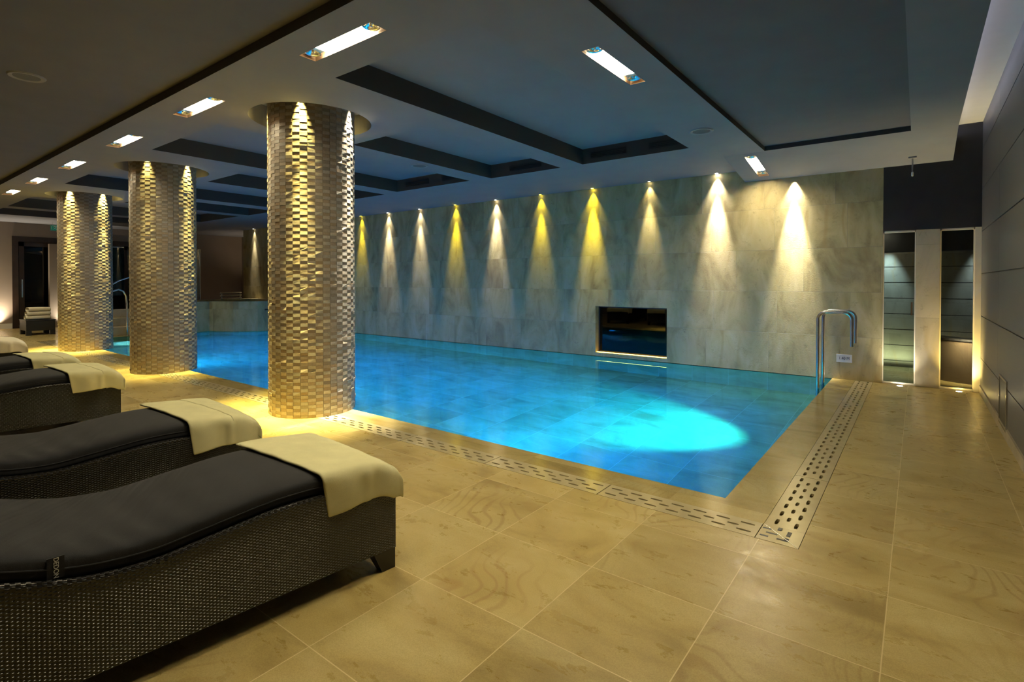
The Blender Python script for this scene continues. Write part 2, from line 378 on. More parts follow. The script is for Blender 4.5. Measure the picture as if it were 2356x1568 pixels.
# slotted grates over the overflow channel
def grate_mesh(L, wdt=.214, mitre=0):
    mb = MB(); rows = 3; rh = .052; n = max(1, round(L/.143)); p = L/n; y0 = -rh*1.5
    for r in range(rows):
        cyy = y0+rh*(r+.5); a = .040 if r != 1 else .032; b = .0105
        st = -p/2 if r == 1 else 0
        for i in range(n+(1 if r == 1 else 0)):
            x0 = st+i*p; x1 = x0+p; x0c, x1c = max(0, x0), min(L, x1)
            full = x0c == x0 and x1c == x1
            ya, yb = cyy-rh/2, cyy+rh/2
            if not full:
                mb.quad((x0c, ya, 0), (x1c, ya, 0), (x1c, yb, 0), (x0c, yb, 0)); continue
            nn = [(-1,-1),(-.33,-1),(.33,-1),(1,-1),(1,-.33),(1,.33),(1,1),(.33,1),(-.33,1),(-1,1),(-1,.33),(-1,-.33)]
            cxx = (x0+x1)/2; O = [(cxx+u*p/2, cyy+v*rh/2, 0) for u, v in nn]
            I = [(cxx+u*(.93 if abs(u*v) == 1 else 1.)*a, cyy+v*(.7 if abs(u*v) == 1 else 1.)*b, 0) for u, v in nn]
            J = [(q[0], q[1], -.018) for q in I]; m = len(nn)
            mb.add(O+I+J, [(k, (k+1) % m, m+(k+1) % m, m+k) for k in range(m)]+[(m+k, m+(k+1) % m, 2*m+(k+1) % m, 2*m+k) for k in range(m)])
    for s in (-1, 1):
        a, b = sorted((s*rh*1.5, s*wdt/2)); mb.box((0, a, -.02), (L, b, 0))
    mb.quad((0, -wdt/2, 0), (0, wdt/2, 0), (0, wdt/2, -.02), (0, -wdt/2, -.02)); mb.quad((L, -wdt/2, 0), (L, -wdt/2, -.02), (L, wdt/2, -.02), (L, wdt/2, 0))
    me = bpy.data.meshes.new('drain_grate'); me.from_pydata(mb.v, [], mb.f); me.update(); me.materials.append(M['grate']); return me
gm = grate_mesh(.994)
k = 0; y = CH1+.002
while y < YW-.2:
    L = min(1, YW-.002-y); me = gm if L == 1 else grate_mesh(L-.006)
    o = bpy.data.objects.new('drain_grate', me); COL.objects.link(o); o.location = ((GX0+GX1)/2, y, .001); o.rotation_euler = (0, 0, PI/2)
    tag(o, 'beige slotted drain grate along the short pool side, %s from the mitred corner' % ORD[k], 'drain grate', 'drain grates on the short side'); y += 1; k += 1
k = 0; x = GX0-.002
while x > PX0:
    o = bpy.data.objects.new('drain_grate', gm); COL.objects.link(o); o.location = (x-.996, (CH0+CH1)/2, .001)
    tag(o, 'beige slotted drain grate along the long pool side, %s from the mitred corner' % ORD[k], 'drain grate', 'drain grates on the long side'); x -= 1; k += 1
# mitred corner plate
mb = MB(); c0, c1 = GX0, GX1
mb.box((c0+.001, CH0+.003, -.02), (c1-.003, CH1+.001, .001))
cp = mb.build('drain_grate_corner', M['grate'])
tag(cp, 'mitred beige corner plate joining the two drain grate runs', 'drain grate')
for (sx, sy, lx, ly) in ((-.573, 3.352, .0105, .034), (-.627, 3.392, .0105, .022), (-.573, 3.275, .0105, .018), (-.690, 3.362, .022, .0), (-.655, 3.310, .030, 0), (-.590, 3.258, .030, 0), (-.685, 3.258, .022, 0)):
    if not ly: sx, sy, lx, ly = sx, sy, lx, .0085
    MB().box((sx-lx, sy-ly, .0012), (sx+lx, sy+ly, .0020)).build('slot', M['black'], cp)
j = MB(); d = .2; j.box((-.14, -.0025, .0012), (.14, .0025, .0024), Matrix.Translation(((c0+c1)/2, (CH0+CH1)/2, 0))@Matrix.Rotation(-PI/4, 4, 'Z')).build('mitre_joint', M['steel'], cp)
MB().box((PX0-.2, CH0+.005, -.09), (GX1-.005, CH1-.005, -.06)).build('tmp', M['black']).name = 'floor_channel'
bpy.data.objects['floor_channel']['kind'] = 'structure'

# ------------------------------------------------------------------ walls
NX0, NX1, NZ0, NZ1 = -4.985, -3.557, .07, .966
mb = MB()
def wallrect(mb, x0, x1, z0, z1, y=YW): mb.quad((x0, y, z0), (x1, y, z0), (x1, y, z1), (x0, y, z1))
WX0, WX1, WT = -19.0, -.40, 3.45
wallrect(mb, WX0, NX0, -.01, WT); wallrect(mb, NX1, WX1, -.01, WT); wallrect(mb, NX0, NX1, -.01, NZ0); wallrect(mb, NX0, NX1, NZ1, WT)
ND = .14
mb.quad((NX0, YW, NZ0), (NX0, YW, NZ1), (NX0, YW+ND, NZ1), (NX0, YW+ND, NZ0)); mb.quad((NX1, YW, NZ0), (NX1, YW+ND, NZ0), (NX1, YW+ND, NZ1), (NX1, YW, NZ1))
mb.quad((NX0, YW, NZ1), (NX1, YW, NZ1), (NX1, YW+ND, NZ1), (NX0, YW+ND, NZ1)); mb.quad((NX0, YW, NZ0), (NX0, YW+ND, NZ0), (NX1, YW+ND, NZ0), (NX1, YW, NZ0))
mb.quad((WX1, YW, 0), (WX1, YW+.25, 0), (WX1, YW+.25, WT), (WX1, YW, WT)); mb.quad((WX0, YW, 0), (WX0, YW, WT), (WX0, YW+1.3, WT), (WX0, YW+1.3, 0))
struct(mb.build('wall_back', M['wall']))
# window in the niche with a dark room behind
wn = struct(empty('window_1', ((NX0+NX1)/2, YW+ND, NZ0)))
hw = (NX1-NX0)/2; hh = NZ1-NZ0
mb = MB(); fr = .025
mb.box((-hw, -.012, 0), (hw, .02, fr)); mb.box((-hw, -.012, hh-fr), (hw, .02, hh)); mb.box((-hw, -.012, fr), (-hw+fr, .02, hh-fr)); mb.box((hw-fr, -.012, fr), (hw, .02, hh-fr))
mb.build('window_frame', M['black'], wn)
MB().box((-hw+fr, 0, fr), (hw-fr, .01, hh-fr)).build('pane', M['glass_dark'], wn)
MB().box((-hw+.01, -.10, .002), (hw-.01, -.085, .012)).build('light_strip', emit('niche_strip', (1, .62, .12), 5), wn)
mb = MB(); mb.box((-hw, .03, -.1), (hw, 2, -.05)); mb.box((-hw-.5, 2, -.1), (hw+.5, 2.05, 1.4)); mb.box((-hw-.5, .03, -.1), (-hw-.45, 2, 1.4)); mb.box((hw+.45, .03, -.1), (hw+.5, 2, 1.4)); mb.box((-hw-.5, .03, 1.4), (hw+.5, 2.05, 1.45))
mb.build('dark_room', M['dark'], wn)
MB().box((-.45, 1.2, -.05), (.6, 1.6, .42)).build('blue_panel', plain('blue_panel_tone', (.03, .06, .2), .4), wn)  # added dim blue block, stands in for what the pane reflects
sl = MB().cyl((0, 0), .035, 0, .02, 20).build('spotlight', emit('reflection_glow', (.55, .75, 1), 60)); sl.rotation_euler = (PI/2, 0, 0); sl.location = (NX0+.95, YW+1.9, .55)  # added glowing disc, stands in for a lamp's reflection in the pane
tag(sl, 'small bluish glowing disc behind the black window, standing in for a lamp reflection', 'spotlight')

# door wall at the end of the deck
OZ = 2.16
mb = MB(); mb.box((WX1+.001, YW+.001, OZ), (XR, YW+.30, 3.6)); struct(mb.build('wall_end', M['dark']))
PLX0, PLX1 = -.025, .235
struct(MB().box((PLX0, YW-.005, 0), (PLX1, YW+.28, OZ-.002)).build('wall_pillar', M['pillar'], bevel=.004))
M['brass'] = plain('door_trim', (.82, .74, .58), .3, 0, .03)
def door(nm, x0, x1, full_right):
    e = struct(empty(nm, ((x0+x1)/2, YW+.04, 0))); h = (x1-x0)/2; f = .022
    mb = MB(); mb.box((-h, -.03, .02), (-h+f*.6, .03, OZ-.003)); mb.box((h-f*.6, -.03, .02), (h, .03, OZ-.003)); mb.box((-h, -.03, OZ-f*1.3), (h, .03, OZ-.003)); mb.box((-h, -.03, 0), (h, .03, .03))
    mb.build('door_frame', M['brass'], e)
    MB().box((-h+f*.6, -.004, .03), (h-f*.6, .004, OZ-f*1.3)).build('glass_panel', M['glass'], e)
    return e
d1 = door('door_1', WX1+.002, PLX0-.001, False); d2 = door('door_2', PLX1+.001, .59, True)
MB().box((-.035, -.045, .98), (-.015, -.034, 1.16)).build('door_handle', M['chrome'], d1).location = (.17, 0, 0)
MB().box((.59, YW-.01, 0), (XR-.001, YW+.28, OZ-.002)).build('trim_1', M['brass']); struct(bpy.data.objects['trim_1'])
# the room beyond the glass doors
mb = MB(); mb.quad((-1.4, 11.2, 0), (2.2, 11.2, 0), (2.2, 11.2, 1.95), (-1.4, 11.2, 1.95)); struct(mb.build('wall_beyond_backing', M['black']))
mb = MB()
for k in range(8): mb.box((-1.4, 11.16, -.16+.265*k+.006), (2.2, 11.19, min(1.95, -.16+.265*(k+1))-.006))
struct(mb.build('wall_beyond', M['clad']))
mb = MB(); mb.box((-1.4, 11.15, 1.951), (2.2, 11.2, 2.6)); mb.box((-1.45, YW+.26, 0), (-1.4, 11.2, 2.6)); mb.box((2.2, YW+.31, 0), (2.25, 11.2, 2.6)); mb.box((-1.4, YW+.31, 2.45), (2.2, 11.2, 2.5)); mb.box((XR+.001, YW+.3, 0), (2.2, YW+.32, 2.6)); mb.box((-1.4, YW+.26, 0), (WX1, YW+.3, 2.6))
struct(mb.build('wall_beyond_upper', M['dark']))
mb = MB(); mb.box((-.62, 10.85, 2.26), (-.39, 10.93, 2.30)); tag(mb.build('ceiling_light', emit('beyond_lamp', (1, .85, .6), 9)), 'white lamp panel seen through the narrow glass door top', 'ceiling light')
lamp('beyond_light', 'SPOT', (-.40, 10.98, 2.2), (-.40, 11.16, .9), 65, (.70, .95, 1), spot_size=math.radians(50), spot_blend=1, shadow_soft_size=.03)
lamp('beyond_light', 'SPOT', (.78, 10.98, 2.2), (.78, 11.16, .9), 34, (.8, .95, 1), spot_size=math.radians(50), spot_blend=1, shadow_soft_size=.03)
lamp('beyond_light', 'AREA', (-.6, 11.0, .12), (-.6, 11.2, .5), 3, (.9, .95, .5), shape='RECTANGLE', size=1.2, size_y=.05)
# curved dark counter behind the right door
mb = MB(); n = 24; v = []; f = []
for i in range(n+1):
    a = math.radians(200+140*i/n); cx, cy = .80+.75*math.cos(a), 10.55+.75*math.sin(a)
    v += [(cx, cy, .0), (cx, cy, .60), (.80+.70*math.cos(a), 10.55+.70*math.sin(a), .60), (.80+.70*math.cos(a), 10.55+.70*math.sin(a), 0)]
    if i: b = 4*(i-1); f += [(b, b+4, b+5, b+1), (b+1, b+5, b+6, b+2), (b+2, b+6, b+7, b+3)]
cn = mb.add(v, f).build('curved_counter', plain('bronze_panel', (.10, .075, .05), .35, 0, .1), smooth=True)
tag(cn, 'curved dark bronze counter behind the right-hand glass door', 'counter')
mb = MB(); v = []; f = []
for i in range(n+1):
    a = math.radians(200+140*i/n)
    v += [(.80+r*math.cos(a), 10.55+r*math.sin(a), z) for r, z in ((.78, .60), (.78, .63), (.5, .63), (.5, .60))]
    if i: b = 4*(i-1); f += [(b+k, b+4+k, b+4+(k+1) % 4, b+(k+1) % 4) for k in range(4)]
mb.add(v, f).build('counter_top', M['black'], cn)
lamp('counter_light', 'SPOT', (.48, 9.62, .72), (.52, 9.86, .42), 26, (1, .75, .4), spot_size=math.radians(110), spot_blend=1, shadow_soft_size=.03)
# floor uplights before the doors
def uplight(x, y, c, lab, pw, to):
    e = empty('floor_uplight', (x, y, 0))
    MB().lathe([(.030, .0015), (.038, .003), (.046, .003), (.048, 0)], 24).build('trim_ring', M['steel'], e, True)
    MB().cyl((0, 0), .031, .0, .002, 24).build('lens', emit('uplight_lens', c, 90), e)
    tag(e, lab, 'floor light', 'recessed floor uplights'); lamp('uplight', 'SPOT', (x, y, .01), to, pw, c, spot_size=math.radians(100), spot_blend=1, shadow_soft_size=.03)
uplight(-.19, YW-.10, (1, .93, .75), 'white recessed floor uplight before the narrow left glass door', 34, (-.19, YW-.02, 1.5))
uplight(.44, YW-.10, (1, .75, .22), 'yellow recessed floor uplight before the right glass door', 80, (.66, YW+.03, 1.9))

# right wall of dark laminate boards
struct(MB().box((XR+.012, YB, 0), (XR+.05, YW+.3, 3.62)).build('wall_right_backing', M['black']))
ZS = [.10, .455, 1.0, 1.548, 2.098, 2.646, 3.17, 3.62]; YJ = [YB, -.9, 2.0, 4.75, 7.36, YW+.3]
mb = MB()
for zi, (a, b) in enumerate(zip(ZS, ZS[1:])):
    for c, d in zip(YJ, YJ[1:]):
        mb.box((XR, c+.0015, a+.006), (XR+.012, d-.0015, b-.006))
struct(mb.build('wall_right', M['laminate']))
struct(MB().box((XR-.012, YB, 0), (XR+.012, YW, .098)).build('baseboard_right', M['pillar']))
e = empty('wall_outlet_panel', (XR, 6.83, .30))
mb = MB(); mb.box((-.012, -.27, -.235), (.0, -.25, .235)); mb.box((-.012, .25, -.235), (.0, .27, .235)); mb.box((-.012, -.25, .215), (.0, .25, .235)); mb.box((-.012, -.25, -.235), (0, .25, -.215))
mb.build('panel_frame', M['steel'], e); MB().box((-.006, -.25, -.215), (-.001, .25, .215)).build('panel_plate', M['black'], e)
tag(e, 'square black panel in a steel frame low on the dark boarded wall', 'wall panel')

# left end wall with its wide dark glazed door
WLZ = 3.4
mb = MB(); DY0, DY1, DZ = 3.65, 8.3, 2.83
mb.quad((XL, YB, 0), (XL, YB, WLZ), (XL, DY0, WLZ), (XL, DY0, 0)); mb.quad((XL, DY1, 0), (XL, DY1, WLZ), (XL, 10.8, WLZ), (XL, 10.8, 0)); mb.quad((XL, DY0, DZ), (XL, DY0, WLZ), (XL, DY1, WLZ), (XL, DY1, DZ))
struct(mb.build('wall_left', M['beige']))
struct(MB().box((XL+.001, YB, 0), (XL+.03, DY0-.01, .16)).build('baseboard_left', M['white']))
e = struct(empty('door_3', (XL, DY0, 0))); W_ = DY1-DY0
mb = MB(); mb.box((-.06, 0, 0), (.04, .14, DZ)); mb.box((-.06, W_-.14, 0), (.04, W_, DZ)); mb.box((-.06, .14, DZ-.16), (.04, W_-.14, DZ)); mb.build('door_frame', M['wood'], e)
mb = MB()
for y0 in (.16, 1.45, 3.1):
    y1 = {.16: 1.25, 1.45: 3.0, 3.1: W_-.14}[y0]
    mb.box((-.05, y0, 0), (0, y0+.12, DZ-.17)); mb.box((-.05, y1-.1, 0), (0, y1, DZ-.17)); mb.box((-.05, y0, DZ-.30), (0, y1, DZ-.17)); mb.box((-.05, y0, 0), (0, y1, .15))
mb.build('door_leaf', M['wood'], e)
MB().box((-.03, .14, .1), (-.022, W_-.14, DZ-.17)).build('glass_panel', M['glass_dark'], e)
mb = MB()
for i in range(26): mb.box((-.12, .16, .2+i*.095), (-.07, 1.3, .2+i*.095+.05))
mb.build('louvre', plain('louvre_slate', (.05, .055, .06), .5), e)
MB().box((.005, .21, .95), (.03, .24, 1.5)).build('door_handle', M['steel'], e)
mb = MB(); mb.box((XL-3, DY0-.5, 0), (XL-2.95, DY1+.5, 3.2)); mb.box((XL-3, DY0-.5, -.05), (XL-.13, DY1+.5, 0)); struct(mb.build('wall_left_beyond', M['dark']))
lamp('left_uplight', 'SPOT', (XL+.15, 3.2, .05), (XL, 3.2, 1.2), 160, (1, .85, .62), spot_size=math.radians(110), spot_blend=1, shadow_soft_size=.04)
lamp('alcove_fill_light', 'SPOT', (-20.3, 10.2, .1), (-20.3, 10.6, 2.0), 60, (1, .8, .55), spot_size=math.radians(100), spot_blend=1, shadow_soft_size=.05)  # warm fill added to brighten the alcove wall, no fixture here
# pale wall fin standing by the door, lit from the floor
struct(MB().box((XL+.25, 4.45, 0), (XL+.40, 4.98, 2.62)).build('wall_fin', M['beige'], bevel=.004))
lamp('fin_uplight', 'SPOT', (XL+.55, 4.85, .04), (XL+.38, 4.8, 1.2), 60, (1, .9, .7), spot_size=math.radians(110), spot_blend=1, shadow_soft_size=.04)
e = empty('glass_screen', (XL+1.1, 5.0, 0)); MB().box((0, 0, 0), (.02, 1.2, 2.55)).build('glass_pane', M['glass_dark'], e); MB().box((-.01, 0, 2.55), (.03, 1.2, 2.58)).build('top_rail', M['steel'], e)
mb = MB(); mb.box((-.01, -.03, 0), (.03, 0, 2.58)); mb.build('post', M['black'], e)
tag(e, 'smoked glass screen with steel top rail beside the pale wall fin', 'glass screen')

# far alcove wall beyond the raised basin
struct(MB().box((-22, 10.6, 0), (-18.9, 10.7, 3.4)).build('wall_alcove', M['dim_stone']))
struct(MB().quad((XL, YB, 0), (XR+.05, YB, 0), (XR+.05, YB, 3.6), (XL, YB, 3.6)).build('wall_front', M['beige']))

# ------------------------------------------------------------------ ceiling
LL = [(-3.96, -3.05), (-6.41, -5.56), (-8.62, -7.75), (-10.92, -10.06), (-13.10, -12.24), (-15.15, -14.29), (-17.4, -16.5), (-19.6, -18.7)]
LY0, LY1 = 2.365, 2.515
FL = .90; FW = .15
lampsL = [((a+b)/2, 2.44) for a, b in LL]+[(-1.1, 2.44)]
lampsR = [(-2.045, 4.12), (-2.045, 1.2)]
CF = [(-4.13, -2.48, 2.82, 7.2), (-5.96, -4.53, 4.33, 7.2), (-8.37, -6.41, 2.82, 7.14), (-10.25, -8.83, 4.33, 7.2), (-12.58, -10.66, 2.82, 7.14), (-14.55, -13.1, 4.33, 7.2), (-17.4, -15.0, 2.82, 7.14), (-19.6, -17.9, 2.82, 7.14)]
FX = -2.25; FYY = 8.0; DROP = .19
def zc(x, y, cx, cy):
    if cx > FX and cy > FYY: return ZC-DROP*(y-FYY)/(YW-FYY)
    return ZC
holes = [(a, b, c, d, .23) for a, b, c, d in CF]+[(-1.70, -.08, 2.82, 7.985, None)]
holes += [(x-FL/2, x+FL/2, y-FW/2, y+FW/2, None) for x, y in lampsL]
holes += [(x-FW/2, x+FW/2, y-FL/2, y+FL/2, None) for x, y in lampsR[:1]]
RLX, RLY = -1.925, 8.56
holes += [(RLX-FW/2, RLX+FW/2, RLY-FL/2, RLY+FL/2, None)]
holes += [(cx-.7, cx+.7, cy-.69, cy+.69, None) for cx, cy in COLS]
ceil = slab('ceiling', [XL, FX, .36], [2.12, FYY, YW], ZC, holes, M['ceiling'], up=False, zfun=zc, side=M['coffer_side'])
struct(ceil)
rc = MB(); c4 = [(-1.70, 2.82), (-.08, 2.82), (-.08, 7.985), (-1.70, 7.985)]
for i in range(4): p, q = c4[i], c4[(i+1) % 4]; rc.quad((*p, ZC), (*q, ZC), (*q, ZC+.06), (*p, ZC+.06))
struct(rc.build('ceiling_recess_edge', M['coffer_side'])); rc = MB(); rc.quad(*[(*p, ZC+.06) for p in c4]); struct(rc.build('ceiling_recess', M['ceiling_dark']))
mb = MB()
mb.quad((FX, FYY, ZC), (FX, YW, ZC), (FX, YW, ZC-DROP), (FX, FYY+.001, ZC))
struct(MB().quad((XL, 2.12, ZC), (.36, 2.12, ZC), (.36, 2.12, ZU), (XL, 2.12, ZU)).build('ceiling_beam_edge', M['coffer_side']))
mb.quad((.36, YB, ZU), (.36, YB, ZU+.05), (.36, 2.12, ZU+.05), (.36, 2.12, ZU)); mb.quad((.36, 2.12, ZC), (.36, 2.12, ZU+.05), (.36, YW, ZU+.05), (.36, YW, ZC)); mb.quad((.36, FYY, ZC), (.36, YW, ZC), (.36, YW, ZC-DROP), (.36, FYY+.001, ZC))
# round recess above every column
N = 48
for cx, cy in COLS:
    v = []; 
    for i in range(N):
        a = 2*PI*i/N; c, s = math.cos(a), math.sin(a); k = .7/max(abs(c), abs(s))
        sx = max(-.7, min(.7, k*c)); sy = max(-.69, min(.69, k*s))
        v += [(cx+RH*c, cy+RH*s, ZC), (cx+sx, cy+sy, ZC), (cx+RH*c, cy+RH*s, ZC+.24), (cx+RC*c, cy+RC*s, ZC+.24)]
    f = []
    for i in range(N):
        a, b = 4*i, 4*((i+1) % N); f += [(a, b, b+1, a+1), (a, b, b+2, a+2), (a+2, b+2, b+3, a+3)]
    mb.add(v, f)
struct(mb.build('ceiling_edges', M['ceiling']))
struct(slab('ceiling_raised', [XL, .36], [YB, 2.12], ZU, [(x-FW/2, x+FW/2, y-FL/2, y+FL/2, None) for x, y in lampsR[1:]], M['ceiling_dark'], up=False))
mb = MB(); mb.quad((-.3, YB, 3.52), (-.3, YW, 3.52), (XR+.05, YW, 3.52), (XR+.05, YB, 3.52)); mb.quad((-.3, YB, ZU+.06), (-.3, YW, ZU+.06), (-.3, YW, 3.52), (-.3, YB, 3.52)); mb.quad((-.3, YB, ZU+.055), (.36, YB, ZU+.055), (.36, YW, ZU+.055), (-.3, YW, ZU+.055))
struct(mb.build('ceiling_cove', M['white']))
MB().box((-.1, YB+.1, ZU+.06), (-.07, YW-.1, ZU+.09)).build('cove_light_strip', emit('cove_strip', (.62, .68, 1), 9))
tag(bpy.data.objects['cove_light_strip'], 'bluish white light strip hidden in the ceiling cove by the dark wall', 'light strip')
struct(MB().box((XL, 9.2, 3.25), (-18.9, 10.7, 3.27)).build('ceiling_alcove', M['ceiling']))

# ceiling fixtures: recessed trough with two reflector lamps and a lit diffuser
def fixture():
    e = empty('ceiling_light', (0, 0, 0)); L, Wd, h = FL-.004, FW-.004, .10
    mb = MB(); a, b = L/2, Wd/2
    lo = [(-a, -b, 0), (a, -b, 0), (a, b, 0), (-a, b, 0)]; hi = [(p[0], p[1], h) for p in lo]
    for i in range(4): mb.quad(lo[i], lo[(i+1) % 4], hi[(i+1) % 4], hi[i])
    mb.quad(*hi); mb.build('housing', plain('housing_paint', (.30, .20, .13), .6), e)
    MB().box((-.29, -b+.010, .036), (.29, b-.010, .046)).build('diffuser', M['lamp'], e)
    for s in (-1, 1):
        g = MB(); g.lathe([(.012, .045), (.030, .040), (.045, .028), (.052, .022), (.062, .020)], 28, (s*.365, 0, 0)); g.box((s*.365-.068, -b+.003, .034), (s*.365+.068, b-.003, .037)) if False else None
        r = g.build('reflector_lamp', M['chrome'], e, True)
        MB().lathe([(.060, .0195), (.063, .0185), (.066, .021)], 28, (s*.365, 0, 0)).build('lamp_ring', M['steel'], r, True)
        q = MB(); q.lathe([(0, .020), (.010, .022), (.012, .04)], 16, (s*.365, 0, 0)); q.build('lamp_cap', M['steel'], r, True)
    gp = plain('blue_gear_plate', (.25, .42, .62), .25, .6)
    for s in (-1, 1):
        MB().box((s*.365-.07, -b+.002, .046), (s*.365+.07, b-.002, .049)).build('gear_plate', gp, e)
    return e
fx = fixture()
labs = ['biggest of the row'] + ['%s from the near end' % ORD[i] for i in range(1, 8)]+['beyond its near end']
for i, (x, y) in enumerate(lampsL):
    o = fx if i == 0 else copy_tree(fx); o.location = (x, y, ZC)
    tag(o, 'glowing rectangular light in the beam over the loungers, '+labs[i], 'ceiling light', 'rectangular ceiling lights over the loungers')
for i, (x, y, z, rx) in enumerate([(lampsR[0][0], lampsR[0][1], ZC, 0), (lampsR[1][0], lampsR[1][1], ZU, 0), (RLX, RLY, ZC-DROP*(RLY-FYY)/(YW-FYY), -math.atan(DROP/(YW-FYY)))]):
    o = copy_tree(fx); o.location = (x, y, z+.0); o.rotation_euler = (Matrix.Rotation(rx, 4, 'X')@Matrix.Rotation(PI/2, 4, 'Z')).to_euler()
    tag(o, ['glowing recessed light set lengthwise between coffer and round speaker', 'recessed light in the raised ceiling behind the viewer', 'small bright recessed light where the ceiling meets the stone wall'][i], 'ceiling light', 'rectangular ceiling lights over the pool end')

# little wall-washer housings
for i, (x, c, p) in enumerate(SPOTX):
    z = ZC if x < FX else ZC-DROP*(YW-.09-FYY)/(YW-FYY)
    o = MB().cyl((0, 0), .022, -.003, .004, 20).build('recessed_spotlight', emit('washer_lens', tuple(min(1, q) for q in c), 14*p)); o.location = (x, YW-.045, z)
    cn = 'yellow' if c == YEL else 'white'
    if i == 0: lb = 'white recessed spotlight above the far wall behind the raised basin'
    elif i == 1: lb = 'white recessed spotlight over the stone wall, hidden by the nearest column'
    else: lb = '%s recessed spotlight washing the stone wall, %s counted from the pool ladder' % (cn, ORD[11-i])
    tag(o, lb, 'spotlight', 'spotlights along the stone wall')

# round ceiling speakers
def speaker(x, y, z, lab):
    e = empty('ceiling_speaker', (x, y, z)); MB().lathe([(.10, -.006), (.112, -.012), (.13, -.012), (.14, 0)], 40).build('trim_ring', M['spk'], e, True)
    MB().lathe([(0, -.007), (.10, -.007), (.101, -.004)], 40).build('grille', plain('speaker_grille', (.13, .13, .135), .8, 0, .1, 90), e, True); tag(e, lab, 'ceiling speaker', 'round ceiling speakers')
M['spk'] = plain('speaker_ring', (.26, .26, .27), .6)
speaker(-2.08, 6.47, ZC, 'round grey ceiling speaker between the first coffer and the wide recess')
speaker(-6.20, 5.74, ZC, 'round ceiling speaker on the rib behind the nearest column')
speaker(-6.55, 1.20, ZU, 'round ceiling speaker in the raised ceiling over the loungers')
# air vents in the coffer end faces
k = 0
VEN = {0: [(-3.98, -3.40), (-3.05, -2.62)], 1: [(-5.55, -4.9)], 2: [(-8.1, -7.45), (-7.1, -6.6)]}
for ci, rs in VEN.items():
    for j, (a, b) in enumerate(rs):
        y = CF[ci][3]; e = empty('air_vent', ((a+b)/2, y-.001, ZC+.115)); w = (b-a)/2
        MB().box((-w, -.004, -.045), (w, 0, .045)).build('vent_plate', M['black'], e)
        mb = MB()
        for q in range(3): mb.box((-w+.01, -.010, -.03+q*.024), (w-.01, -.004, -.024+q*.024))
        mb.build('slat', M['dark'], e)
        tag(e, 'long dark air vent in the %s coffer, %s' % (['nearest', 'second', 'third'][ci], ['its left one' if len(rs) > 1 else 'alone on the end face', 'its right one'][j]), 'air vent', 'coffer air vents')
# pendant sensor
e = empty('pendant_lamp', (-.07, 8.93, zc(-.07, 8.93, 0, 9)))
MB().box((-.045, -.045, -.012), (.045, .045, .01)).build('ceiling_plate', M['spk'], e); MB().cyl((0, 0), .010, -.19, -.012, 12).build('rod', M['steel'], e, True)
MB().lathe([(0, -.25), (.012, -.245), (.014, -.21), (.010, -.19)], 16).build('lamp_tip', M['signwhite'], e, True)
tag(e, 'small square ceiling plate with a thin steel rod and white tip', 'pendant')

# ------------------------------------------------------------------ mosaic columns
def column_mesh():
    nc, th = 38, .0345; nr = int(ZC+.24)//1; nr = int((ZC+.23)/th); v = []; f = []; cols = []
    rnd = random.Random(3)
    for i in range(nc):
        a0 = 2*PI*i/nc; a1 = 2*PI*(i+1)/nc; g = .012/ RC * .12
        sh = 0
        for j in range(-1, nr+1):
            z0 = max(0, j*th+sh+.0006); z1 = min(ZC+.235, (j+1)*th+sh-.0006)
            if z1-z0 < .004: continue
            hi = (i+j) % 2; bo = (.0022 if hi else 0)+rnd.random()*.0010+(.004 if rnd.random() < .03 else 0); tl = .0042 if rnd.random() < .10 else .0008; n = len(v)
            for (a, z) in ((a0+g, z0), (a1-g, z0), (a1-g, z1), (a0+g, z1)):
                r = RC-.006+bo+rnd.uniform(-tl, tl); v.append((r*math.cos(a), r*math.sin(a), z))
            for (a, z) in ((a0+g, z0), (a1-g, z0), (a1-g, z1), (a0+g, z1)):
                r = RC-.014; v.append((r*math.cos(a), r*math.sin(a), z))
            f += [(n, n+1, n+2, n+3), (n, n+4, n+5, n+1), (n+1, n+5, n+6, n+2), (n+2, n+6, n+7, n+3), (n+3, n+7, n+4, n)]
            b = rnd.uniform(.82, 1.1); w = rnd.uniform(-.02, .02)
            c = (.33*b+w, .29*b, .235*b-w, 1) if hi else (.25*b+w, .20*b, .145*b-w, 1); cols += [c]*20
    n = len(v); 
    for i in range(nc): v += [((RC-.0135)*math.cos(2*PI*i/nc), (RC-.0135)*math.sin(2*PI*i/nc), z) for z in (0, ZC+.24)]
    for i in range(nc):
        a, b = n+2*i, n+2*((i+1) % nc); f.append((a, b, b+1, a+1)); cols += [(.3, .26, .2, 1)]*4
    me = bpy.data.meshes.new('mosaic_column'); me.from_pydata(v, [], f); me.update(); me.materials.append(M['mosaic'])
    at = me.color_attributes.new('chip', 'FLOAT_COLOR', 'CORNER')
    flat = [q for c in cols for q in c]; at.data.foreach_set('color', flat); return me
cm = column_mesh()
for i, (x, y) in enumerate(COLS):
    o = bpy.data.objects.new('mosaic_column', cm); COL.objects.link(o); o.location = (x, y, 0); o.rotation_euler = (0, 0, i*1.1)
    tag(o, ['thick round column of small stone chips nearest the camera, at the pool edge', 'middle round mosaic column, dimly lit, between the other two', 'farthest round mosaic column glowing yellow near the towel table'][i], 'column', 'mosaic columns along the pool', 'thing')

